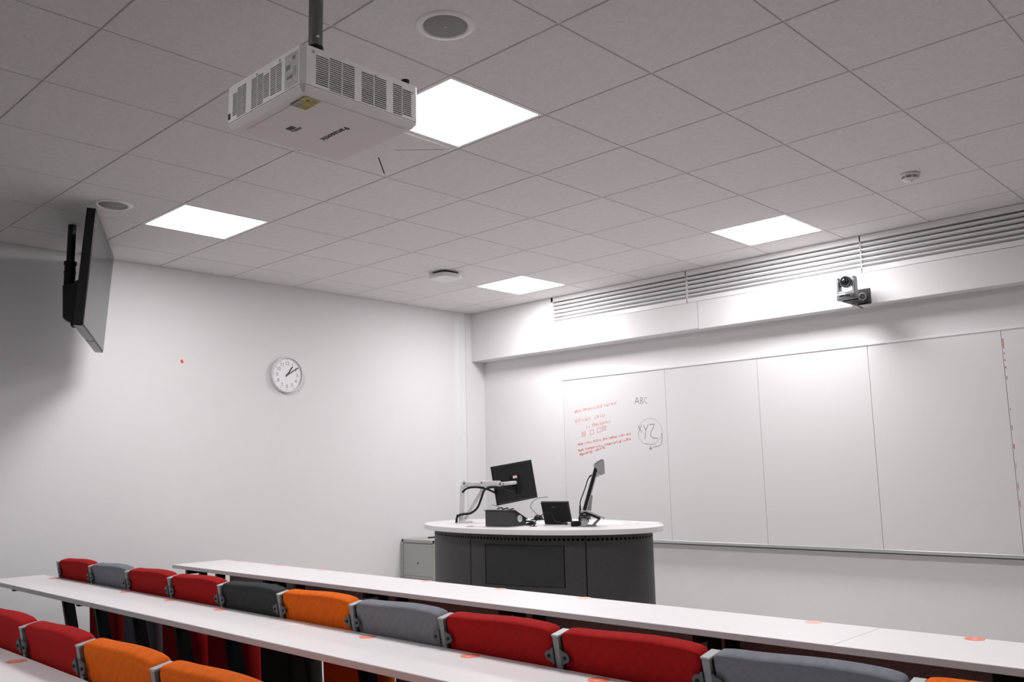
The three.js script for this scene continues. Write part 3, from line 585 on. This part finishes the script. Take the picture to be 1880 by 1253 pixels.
{
  const t = thing('cable_loom', 'thick black cable loom looping down from the monitor arm', 'cable', [1.84, LT, 1.93], YAW);
  add('sleeve', tube([[-0.066, 0.004, 0.03], [-0.070, 0.025, 0.03], [-0.058, 0.052, 0.035], [-0.02, 0.064, 0.04], [0.035, 0.070, 0.045], [0.085, 0.105, 0.05], [0.118, 0.175, 0.05], [0.145, 0.240, 0.045], [0.185, 0.257, 0.05], [0.255, 0.255, 0.055], [0.31, 0.235, 0.06], [0.352, 0.212, 0.05]], 0.0085, 80, 10), M.black, t);
  add('sleeve', tube([[-0.024, 0.225, 0.022], [0.005, 0.250, 0.024], [0.05, 0.261, 0.022], [0.11, 0.258, 0.022], [0.16, 0.245, 0.0], [0.21, 0.222, -0.02], [0.235, 0.205, -0.03]], 0.008, 60, 10), M.black, t);
  add('boot', bar([-0.074, 0.002, 0.03], [-0.062, 0.062, 0.03], 0.012, 0.03, 0.003), M.black, t);
}
// --- sloping power box
{
  const t = thing('power_box', 'dark grey wedge power box with a white round socket', 'socket box', [2.44, LT, 2.115], 0.1);
  const prof = [[-0.098, 0.002], [0.102, 0.002], [0.102, 0.108], [0.04, 0.108], [-0.098, 0.042]];    // z (towards seats), y
  const g = prism(prof, 0.20); g.rotateY(-Math.PI / 2); g.translate(0.10, 0, 0); 
  add('case', metric(g, 0.35), M.lectern, t);
  const lid = prism([[0.108, 0.108], [0.108, 0.112], [0.04, 0.112], [-0.104, 0.044], [-0.104, 0.040], [0.04, 0.108]], 0.222); lid.rotateY(-Math.PI / 2); lid.translate(0.111, 0, 0); add('lid', lid, M.lecternDoor, t);
  const so = cyl(0.024, 0.024, 0.004, 0.102, 0.050, -0.025, 32, 'x'); add('socket', so, M.white, t);
  add('socket_pins', [bx(0.002, 0.010, 0.003, 0.1045, 0.058, -0.025), bx(0.002, 0.004, 0.007, 0.1045, 0.046, -0.033), bx(0.002, 0.004, 0.007, 0.1045, 0.046, -0.017)], M.black, t);
  add('loose_lead', [tube([[-0.03, 0.118, 0.06], [0.0, 0.126, 0.04], [0.02, 0.116, 0.06], [0.045, 0.124, 0.035], [0.06, 0.114, 0.05], [0.085, 0.120, 0.02], [0.07, 0.112, 0.06]], 0.004, 60), tube([[-0.08, 0.145, 0.05], [-0.04, 0.138, 0.05], [0.0, 0.122, 0.05], [0.05, 0.118, 0.07]], 0.0018, 30)], M.black, t);
}
// --- control touch panel seen from behind
{
  const t = thing('control_touch_panel', 'black tilted control touch panel turned away on the lectern', 'control panel', [2.685, LT + 0.003, 1.85], 0.22);
  const g = prism([[0.0, 0.002], [0.018, 0.0], [0.072, 0.150], [0.062, 0.156], [0.052, 0.156]], 0.205, 0.002); g.rotateY(-Math.PI / 2); g.translate(0.1025, 0, -0.02); add('case', g, M.blackSoft, t);
  const st = prism([[-0.07, 0.0], [0.012, 0.0], [0.030, 0.055], [0.022, 0.06], [0.0, 0.008], [-0.07, 0.006]], 0.19); st.rotateY(-Math.PI / 2); st.translate(0.095, 0, -0.02); add('stand', st, M.black, t);
  const fr = bx(0.19, 0.13, 0.002, 0, 0, 0); fr.rotateX(0.345); fr.translate(0, 0.082, 0.003); add('touch_glass', fr, M.screen, t);
  add('emblem', bx(0.03, 0.003, 0.001, -0.01, 0.118, 0.0425), M.postGrey, t);
}
// --- visualiser (document camera)
{
  const t = thing('document_camera', 'silver and black document camera with raised folding arm', 'document camera', [3.005, LT, 1.955], YAW);
  add('column', [bx(0.042, 0.104, 0.045, 0, 0.053, 0, 0.005), bx(0.046, 0.036, 0.05, 0, 0.019, 0.0, 0.004)], M.silver, t);
  add('arm', [bar([0.004, 0.10, -0.006], [0.100, 0.405, -0.006], 0.030, 0.030, 0.006)], M.silver, t);
  add('arm_strip', [bar([0.003, 0.108, 0.010], [0.096, 0.400, 0.010], 0.021, 0.006, 0.002)], M.blackSoft, t);
  const hp = prism([[0.078, 0.40], [0.100, 0.425], [0.125, 0.432], [0.142, 0.425], [0.143, 0.345], [0.120, 0.336], [0.108, 0.342], [0.098, 0.375]], 0.05, 0.004); hp.translate(0, 0, -0.028); add('camera_head', hp, M.silver, t);
  add('head_cap', [bar([0.080, 0.404, -0.003], [0.126, 0.434, -0.003], 0.010, 0.058, 0.003), bar([0.126, 0.434, -0.003], [0.142, 0.430, -0.003], 0.010, 0.058, 0.003)], M.postGrey, t);
  add('lamp_arm', [bar([0.038, 0.10, -0.05], [0.052, 0.205, -0.045], 0.030, 0.02, 0.004), bar([0.050, 0.20, -0.045], [0.090, 0.330, -0.03], 0.010, 0.012, 0.003)], M.silver, t);
  add('lens', new THREE.SphereGeometry(0.010, 16, 12).translate(0.100, 0.330, 0.0), M.alu, t);
  add('tray', [bar([0.016, 0.104, -0.02], [0.134, 0.054, -0.02], 0.014, 0.12, 0.004)], M.silver, t);
  add('tray_underside', [bar([0.012, 0.090, -0.015], [0.105, 0.052, -0.015], 0.018, 0.10, 0.004)], M.black, t);
  add('foot', [bar([0.060, 0.008, 0.0], [0.105, 0.052, 0.0], 0.014, 0.03, 0.003), bx(0.075, 0.010, 0.05, 0.040, 0.006, 0.0, 0.003), bx(0.03, 0.05, 0.035, 0.028, 0.070, 0.0, 0.003)], M.postGrey, t);
  add('wrapped_lead', [tube([[-0.026, 0.02, 0.03], [-0.034, 0.05, 0.02], [-0.026, 0.075, 0.03], [0.0, 0.070, 0.032], [0.024, 0.076, 0.03], [0.026, 0.09, 0.01], [0.0, 0.092, 0.03], [-0.026, 0.085, 0.03], [-0.03, 0.10, 0.02]], 0.005, 80), tube([[-0.03, 0.006, 0.03], [-0.03, 0.04, 0.035], [-0.02, 0.058, 0.035], [0.02, 0.052, 0.035], [0.028, 0.03, 0.03]], 0.004, 40)], M.black, t);
}
{
  const t = thing('gooseneck_microphone', 'slim black gooseneck microphone beside the document camera', 'microphone', [2.945, LT, 1.90], YAW);
  add('base', [cyl(0.026, 0.032, 0.014, -0.01, 0.008, 0, 28), bx(0.04, 0.026, 0.04, -0.01, 0.02, 0, 0.004)], M.blackSoft, t);
  add('collar', cyl(0.0055, 0.010, 0.105, -0.012, 0.082, 0, 20), M.black, t);
  add('stem', tube([[-0.012, 0.12, 0], [-0.008, 0.165, 0], [0.012, 0.215, 0], [0.032, 0.265, 0], [0.046, 0.305, 0], [0.058, 0.325, 0]], 0.0036, 60), M.black, t);
  add('capsule', bar([0.056, 0.323, 0], [0.076, 0.338, 0], 0.010, 0.010, 0.003), M.black, t);
}
{
  const t = thing('power_adapter', 'small black plug adapter with metal connector by the document camera', 'adapter', [2.93, LT, 1.985], YAW);
  add('body', [bx(0.05, 0.036, 0.034, 0.014, 0.018, 0, 0.006)], M.black, t);
  add('connector', [cyl(0.009, 0.009, 0.03, -0.022, 0.020, 0, 18, 'x'), cyl(0.011, 0.011, 0.008, -0.030, 0.020, 0, 18, 'x')], M.alu, t);
  add('strain_relief', [cyl(0.004, 0.010, 0.03, -0.048, 0.020, 0, 16, 'x')], M.black, t);
}
tag(add('desk_cable', merge([tube([[2.885, LT + 0.022, 2.02], [2.80, LT + 0.035, 2.01], [2.745, LT + 0.085, 1.99], [2.70, LT + 0.088, 2.00], [2.66, LT + 0.045, 2.03], [2.635, LT + 0.012, 2.06], [2.63, LT + 0.003, 2.08]], 0.0028, 70)]), M.blackSoft, scene), 'thin grey cable arching from lectern grommet to the plug adapter', 'cable');
tag(add('power_lead', merge([tube([[2.52, LT + 0.028, 2.01], [2.58, LT + 0.024, 1.99], [2.60, LT + 0.012, 2.01], [2.56, LT + 0.008, 2.04], [2.60, LT + 0.022, 2.02], [2.645, LT + 0.02, 2.04], [2.665, LT + 0.003, 2.08]], 0.006, 70)]), M.black, scene), 'short black power lead coiled behind the wedge power box', 'cable');
{
  const t = thing('computer_mouse', 'small black computer mouse lying on its mat on the lectern', 'mouse', [2.13, LT, 1.44], 0.5);
  const g = new THREE.SphereGeometry(1, 28, 18, 0, Math.PI * 2, 0, Math.PI / 2); g.scale(0.036, 0.034, 0.056); g.translate(0, 0.006, 0); add('shell', g, M.monitor, t);
  add('base', cyl(0.058, 0.060, 0.006, 0, 0.003, 0, 32), M.black, t);
  add('lead', tube([[0, 0.02, -0.05], [-0.03, 0.05, -0.04], [-0.06, 0.10, 0.0], [0.0, 0.16, 0.05], [0.10, 0.175, 0.08]], 0.002, 50), M.black, t);
}
[[2.98, 1.60, 0.35, 'plain white paper sheet lying on the lectern top near the round end'], [3.10, 1.50, -0.2, 'printed paper sheet overlapping another at the round lectern end']].forEach(([x, z, r, label], k) => {
  const t = thing('paper_sheet', label, 'paper', [x, LT, z], r);
  add('sheet', bx(0.21, 0.0006, 0.297, 0, 0.0004 + k * 0.0007, 0), M.paper, t);
  if (k) add('printed_block', [bx(0.10, 0.0003, 0.03, -0.03, 0.0016, 0.06), bx(0.05, 0.0003, 0.05, 0.03, 0.0016, 0.02)], M.poleGrey, t);
});

// ---------------------------------------------------------------- two drawer filing cabinet in the corner
{
  const x0 = 0.18, x1 = 0.64, zf = 1.20, hgt = H - 2.246;
  const t = thing('filing_cabinet', 'grey steel two drawer filing cabinet against the side wall', 'cabinet', [(x0 + x1) / 2, 0, zf - 0.31]);
  const w = x1 - x0;
  add('case', [span(-w / 2, w / 2, 0, hgt, -0.31, 0.285, 0.004), span(-w / 2, -w / 2 + 0.022, 0, hgt, 0.28, 0.31), span(w / 2 - 0.022, w / 2, 0, hgt, 0.28, 0.31), span(-w / 2, w / 2, hgt - 0.030, hgt, 0.28, 0.31, 0.003), span(-w / 2, w / 2, 0, 0.05, 0.28, 0.31)], M.cabinet, t);
  for (const [y0, y1] of [[0.056, hgt - 0.352], [hgt - 0.325, hgt - 0.036]]) {
    const d = add('drawer', bx(w - 0.050, y1 - y0, 0.02, 0, (y0 + y1) / 2, 0.2965, 0.002), M.cabinet, t);
    add('lock', cyl(0.007, 0.007, 0.006, 0, y0 + (y1 - y0) * 0.40, 0.308, 16, 'z'), M.darkMetal, d);
  }
  add('drawer_rail', span(-w / 2 + 0.022, w / 2 - 0.022, hgt - 0.350, hgt - 0.327, 0.28, 0.302), M.cabinet, t);
  tag(add('spare_lead', merge([tube([[0.35, hgt + 0.006, 1.02], [0.42, hgt + 0.012, 1.00], [0.48, hgt + 0.03, 1.01], [0.55, hgt + 0.025, 1.04], [0.61, hgt + 0.02, 1.06], [0.63, hgt + 0.006, 1.10]], 0.006, 50)]), M.black, scene), 'black lead lying on the grey filing cabinet', 'cable');
}

// ---------------------------------------------------------------- desk rows and tip-up seats
const YD = 0.745, PITCH = 0.51915, XS0 = 0.8153, RAKE = 0.20;
const SKEW = 0.0127;                                     // the rows stand a little askew to the walls
const XEND = 7.40;
function desktop(t, x0, x1, z0, z1, joints) {
  const xs = [x0, ...joints.filter((j) => j > x0 && j < x1), x1];
  for (let k = 0; k + 1 < xs.length; k++) {
    const a = xs[k] + (k ? 0.0004 : 0), b = xs[k + 1] - (k + 2 < xs.length ? 0.0004 : 0);
    const d = add('desktop', metric(span(a, b, YD - 0.025, YD, z0, z1, 0.0025), 1), M.laminate, t);
    add('edge_band', span(a, b, YD - 0.0235, YD - 0.002, z1 - 0.001, z1 + 0.0008), M.laminate, d);
  }
}
// front row: plain desk with paired legs and a modesty panel
{
  const z0 = 3.245, z1 = 3.645;
  const t = thing('desk_row', 'long white front desk row with dark modesty panel nearest the lectern', 'desk', [0.034, 0, 0], -0.010, 'long white desk rows');
  desktop(t, 0.67, XEND, z0, z1, [1.32, 2.36, 3.40, 4.43, 5.46, 6.49]);
  for (let k = 0; k < 7; k++) {
    const x = 0.775 + 1.030 * k;
    add('leg', span(x, x + 0.034, 0.03, YD - 0.055, 3.452, 3.502, 0.003), M.black, t);
    add('leg', span(x, x + 0.030, 0.03, YD - 0.025, 3.312, 3.378, 0.003), M.black, t);
    add('leg_bracket', [span(x, x + 0.034, YD - 0.062, YD - 0.025, 3.312, 3.60, 0.003), bar([x + 0.06, YD - 0.03, 3.335], [x + 0.03, YD - 0.075, 3.335], 0.02, 0.02)], M.black, t);
    add('foot', span(x - 0.005, x + 0.039, 0, 0.03, 3.27, 3.62, 0.006), M.black, t);
    if (k < 6) add('modesty_panel', metric(merge([span(k ? x - 0.001 : x + 0.036, x + 0.515, 0.30, YD - 0.027, 3.268, 3.283), span(x + 0.518, x + 1.030, 0.30, YD - 0.027, 3.268, 3.283)]), 0.35), M.modesty, t);
  }
}
const backGeo = (() => {
  const w = 0.482, h = 0.168, d = 0.056, r = 0.012;
  let g = new THREE.BoxGeometry(w, h, d, 44, 30, 16); g.deleteAttribute('normal'); g.deleteAttribute('uv'); g = mergeVertices(g, 1e-5);
  const p = g.attributes.position, v = new THREE.Vector3(), c = new THREE.Vector3();
  for (let i = 0; i < p.count; i++) {
    v.fromBufferAttribute(p, i);
    c.set(THREE.MathUtils.clamp(v.x, -w / 2 + r, w / 2 - r), THREE.MathUtils.clamp(v.y, -h / 2 + r, h / 2 - r), THREE.MathUtils.clamp(v.z, -d / 2 + r, d / 2 - r));
    const n = v.clone().sub(c); if (n.lengthSq() > 1e-12) v.copy(c).addScaledVector(n.normalize(), r);
    const e = 1 - Math.pow(Math.abs(2 * v.x / w), 10), wave = 0.0035 * Math.sin(v.x * 13 + 0.6) * e;
    if (v.y > 0) v.y += (0.006 * e + wave) * (v.y / (h / 2));
    const topness = Math.max(0, v.y / (h / 2) - 0.5) * 2;
    if (v.y > h / 2 - 0.02) v.y += 0.004 * (1 - Math.pow(2 * v.z / d, 2)) * e * Math.min(1, topness);
    if (v.z < 0) v.z -= 0.008 * e;
    const seam = v.y - (h / 2 - 0.010 + 0.006 * e + wave);
    if (v.z > 0) v.z -= 0.0030 * Math.exp(-seam * seam / (2 * 0.0030 ** 2));
    p.setXYZ(i, v.x, v.y, v.z);
  }
  g.computeVertexNormals(); return metric(g.toNonIndexed(), 0.12);
})();
const padGeo = (() => {
  const w = 0.43, h = 0.40, d = 0.085, r = 0.035;
  let g = new THREE.BoxGeometry(w, h, d, 16, 16, 8); g.deleteAttribute('normal'); g.deleteAttribute('uv'); g = mergeVertices(g, 1e-5);
  const p = g.attributes.position, v = new THREE.Vector3(), c = new THREE.Vector3();
  for (let i = 0; i < p.count; i++) {
    v.fromBufferAttribute(p, i); c.set(THREE.MathUtils.clamp(v.x, -w / 2 + r, w / 2 - r), THREE.MathUtils.clamp(v.y, -h / 2 + r, h / 2 - r), THREE.MathUtils.clamp(v.z, -d / 2 + r, d / 2 - r));
    const n = v.clone().sub(c); if (n.lengthSq() > 1e-12) v.copy(c).addScaledVector(n.normalize(), r); p.setXYZ(i, v.x, v.y, v.z);
  }
  g.computeVertexNormals(); return metric(g.toNonIndexed(), 0.12);
})();
const earShape = (() => { const s = new THREE.Shape(); s.moveTo(0, -0.024); s.lineTo(0.004, -0.024); s.quadraticCurveTo(0.010, -0.017, 0.018, -0.015); s.absarc(0.018, 0, 0.015, -Math.PI / 2, Math.PI / 2, false); s.quadraticCurveTo(0.010, 0.017, 0.004, 0.024); s.lineTo(0, 0.024); s.closePath(); const g = new THREE.ExtrudeGeometry(s, { depth: 0.005, bevelEnabled: true, bevelSize: 0.001, bevelThickness: 0.001, bevelSegments: 1, curveSegments: 10 }); return g; })();
const ang = Math.atan(RAKE);
function seat(k, zPost, colour, label, group) {
  const x = XS0 + PITCH * (k + 0.5) + 0.008;
  const t = thing('tip_up_seat', label, 'seat', [x, YD, zPost + x * SKEW], -SKEW, group);
  const q = new THREE.Group();
  const back = add('backrest', backGeo, M[colour], t); back.rotation.x = ang; back.position.set(-0.0005, 0.026, -0.032 + 0.026 * RAKE);
  const pad = add('seat_pad', padGeo, M[colour], t); pad.position.set(0, -0.25, -0.205); pad.rotation.x = 0.06;
  for (const s of [-1, 1]) {
    const e = add('mounting_ear', earShape, M.earGrey, t); e.position.set(s > 0 ? PITCH / 2 - 0.007 : -PITCH / 2 + 0.021, 0.036, 0.006 + 0.036 * RAKE); e.rotation.x = ang; e.scale.x = -s;
    add('bolt', cyl(0.0055, 0.0055, 0.004, 0.018, 0, 0.008, 12, 'z'), M.black, e);
    add('hinge_arm', bar([s * 0.232, -0.390, -0.100], [s * 0.228, -0.365, -0.20], 0.012, 0.03, 0.004), M.black, t);
  }
  return t;
}
function seatedRow(label, dz, x0) {
  const z0 = 4.446 + dz, z1 = 4.768 + dz, zp = 4.440 + dz;
  const t = thing('desk_row', label, 'desk', [(4.44 + dz) * SKEW, 0, 0], -SKEW, 'long white desk rows');
  const joints = []; for (let k = -2; k < 5; k++) joints.push(3.345 + 1.0383 * k);
  desktop(t, x0, XEND, z0, z1, joints);
  for (let k = 0; k <= 12; k++) {
    const x = XS0 + PITCH * k;
    const top = [x + 0.015, YD + 0.100, zp - 0.022 + 0.100 * RAKE], foot = [x + 0.015, 0.03, zp - 0.022 - (YD - 0.03) * RAKE];
    add('seat_post', bar([x + 0.015, YD - 0.01, zp - 0.022 - 0.01 * RAKE], top, 0.024, 0.056, 0.002), M.postGrey, t);
    add('post_cap', (() => { const g = bx(0.029, 0.006, 0.058, 0, 0, 0, 0.002); g.rotateX(ang); g.translate(top[0], top[1] + 0.002, top[2]); return g; })(), M.capGrey, t);
    add('post_cheek', [bar([x + 0.030, YD - 0.03, zp - 0.028 - 0.03 * RAKE], [x + 0.030, YD + 0.094, zp - 0.028 + 0.094 * RAKE], 0.006, 0.046), bar([x, YD - 0.03, zp - 0.028 - 0.03 * RAKE], [x, YD + 0.094, zp - 0.028 + 0.094 * RAKE], 0.006, 0.046)], M.black, t);
    add('leg', bar(foot, [x + 0.015, YD - 0.028, zp - 0.022 - 0.028 * RAKE], 0.030, 0.066, 0.003), M.black, t);
    add('foot', span(x - 0.004, x + 0.034, 0, 0.03, zp - 0.32, zp + 0.20, 0.006), M.black, t);
    if (k % 2 === 0) add('desk_bracket', span(x, x + 0.03, YD - 0.055, YD - 0.025, zp - 0.02, z1 - 0.06, 0.002), M.black, t);
  }
  add('cross_rail', span(XS0, XEND - 0.05, YD - 0.065, YD - 0.030, zp + 0.06, zp + 0.085), M.black, t);
}
seatedRow('long white desk row with red, grey and orange seat backs along it', 0, 0.555);
seatedRow('long white rear desk row behind the red and orange seats', 0.993, 0.555);
const R2 = 'seats along the middle desk row', R3 = 'seats along the rear desk row';
[['red', 'red fabric tip-up seat at the side wall end of the middle row'],
 ['grey', 'light grey fabric tip-up seat between two red seats, middle row'],
 ['red', 'red tip-up seat between light grey seat and another red, middle row'],
 ['red', 'red fabric tip-up seat next to the charcoal seat'],
 ['charcoal', 'charcoal dark grey fabric tip-up seat between red and orange'],
 ['orange', 'orange fabric tip-up seat between charcoal and light grey seats'],
 ['grey', 'light grey fabric tip-up seat between orange and red seats'],
 ['red', 'red tip-up seat right after the orange and light grey pair'],
 ['red', 'red tip-up seat before the stained light grey seat'],
 ['grey', 'stained light grey tip-up seat between a red and an orange seat'],
 ['orange', 'orange tip-up seat at the far end of the middle row']].forEach(([c, l], k) => seat(k, 4.44, c, l, R2));
[[4, 'red', 'red tip-up seat two places from the orange ones, rear row'], [5, 'red', 'red tip-up seat directly beside an orange seat, rear row'],
 [6, 'orange', 'orange tip-up seat directly beside a red seat, rear row'], [7, 'orange', 'orange tip-up seat beside another orange seat and no red, rear row']].forEach(([k, c, l]) => seat(k, 5.433, c, l, R3));

// round orange seat markers
{
  const mk = canvasTex(128, 128, (g, w) => {
    g.fillStyle = '#e8542c'; g.fillRect(0, 0, w, w); g.strokeStyle = '#f3b9a4'; g.lineWidth = 5;
    for (let r = 14; r < 60; r += 13) { g.beginPath(); g.arc(w / 2, w / 2, r, 0, 7); g.stroke(); }
    g.fillStyle = '#f6cdbd'; g.fillRect(30, 56, 68, 8); g.fillRect(38, 72, 52, 6);
  });
  const worn = canvasTex(128, 128, (g, w) => { g.fillStyle = '#f0a08c'; g.fillRect(0, 0, w, w); g.strokeStyle = '#f6d8d0'; g.lineWidth = 7; for (let r = 10; r < 60; r += 14) { g.beginPath(); g.arc(w / 2, w / 2, r, 0, 7); g.stroke(); } });
  const gone = canvasTex(64, 64, (g, w) => { g.fillStyle = '#e6e0e2'; g.fillRect(0, 0, w, w); g.fillStyle = '#e8a99a'; g.fillRect(8, 26, 16, 6); g.fillRect(30, 34, 10, 4); g.fillStyle = '#ecc9c0'; g.fillRect(42, 22, 8, 6); });
  const mats = [std({ map: mk, roughness: 0.6 }), std({ map: worn, roughness: 0.6 }), std({ map: gone, roughness: 0.6 })];
  const g0 = new THREE.CylinderGeometry(0.031, 0.031, 0.0006, 36);
  const put = (x, z, m, label, group) => { const o = add('seat_marker', g0, mats[m], scene); o.position.set(x, YD + 0.0003, z); tag(o, label, 'sticker', group); };
  for (const [x, m] of [[0.905, 1], [1.432, 1], [1.945, 1], [2.972, 1], [3.545, 1], [4.100, 1], [5.218, 1], [5.782, 0]]) put(x, 3.262 + 0.0115 * x, m, m ? 'faded round orange marker sticker on the front desk row' : 'unfaded bright round orange marker sticker on the front desk row', 'markers on the front desk');
  for (const [x, m, where] of [[0.865, 0, 'the red seat at the wall end, middle row'], [1.940, 0, 'the red seat after the light grey one'], [2.480, 0, 'the red seat next to the charcoal seat'], [2.985, 0, 'the charcoal seat'], [4.085, 0, 'the light grey seat next to orange'], [4.635, 0, 'the red seat following the light grey'], [5.165, 0, 'the red seat before the stained grey']])
    put(x, 4.488 + SKEW * x, m, 'round orange marker sticker behind ' + where, 'markers on the middle desk');
  put(3.630, 4.500 + SKEW * 3.63, 2, 'worn off pale marker sticker behind the middle row orange seat', 'markers on the middle desk');
  put(3.491, 5.482 + SKEW * 3.491, 0, 'round orange marker sticker behind a rear row red seat', 'markers on the rear desk');
  put(4.03, 5.482 + SKEW * 4.03, 0, 'round orange marker sticker behind a rear row orange seat', 'markers on the rear desk');
}

renderer.render(scene, camera);
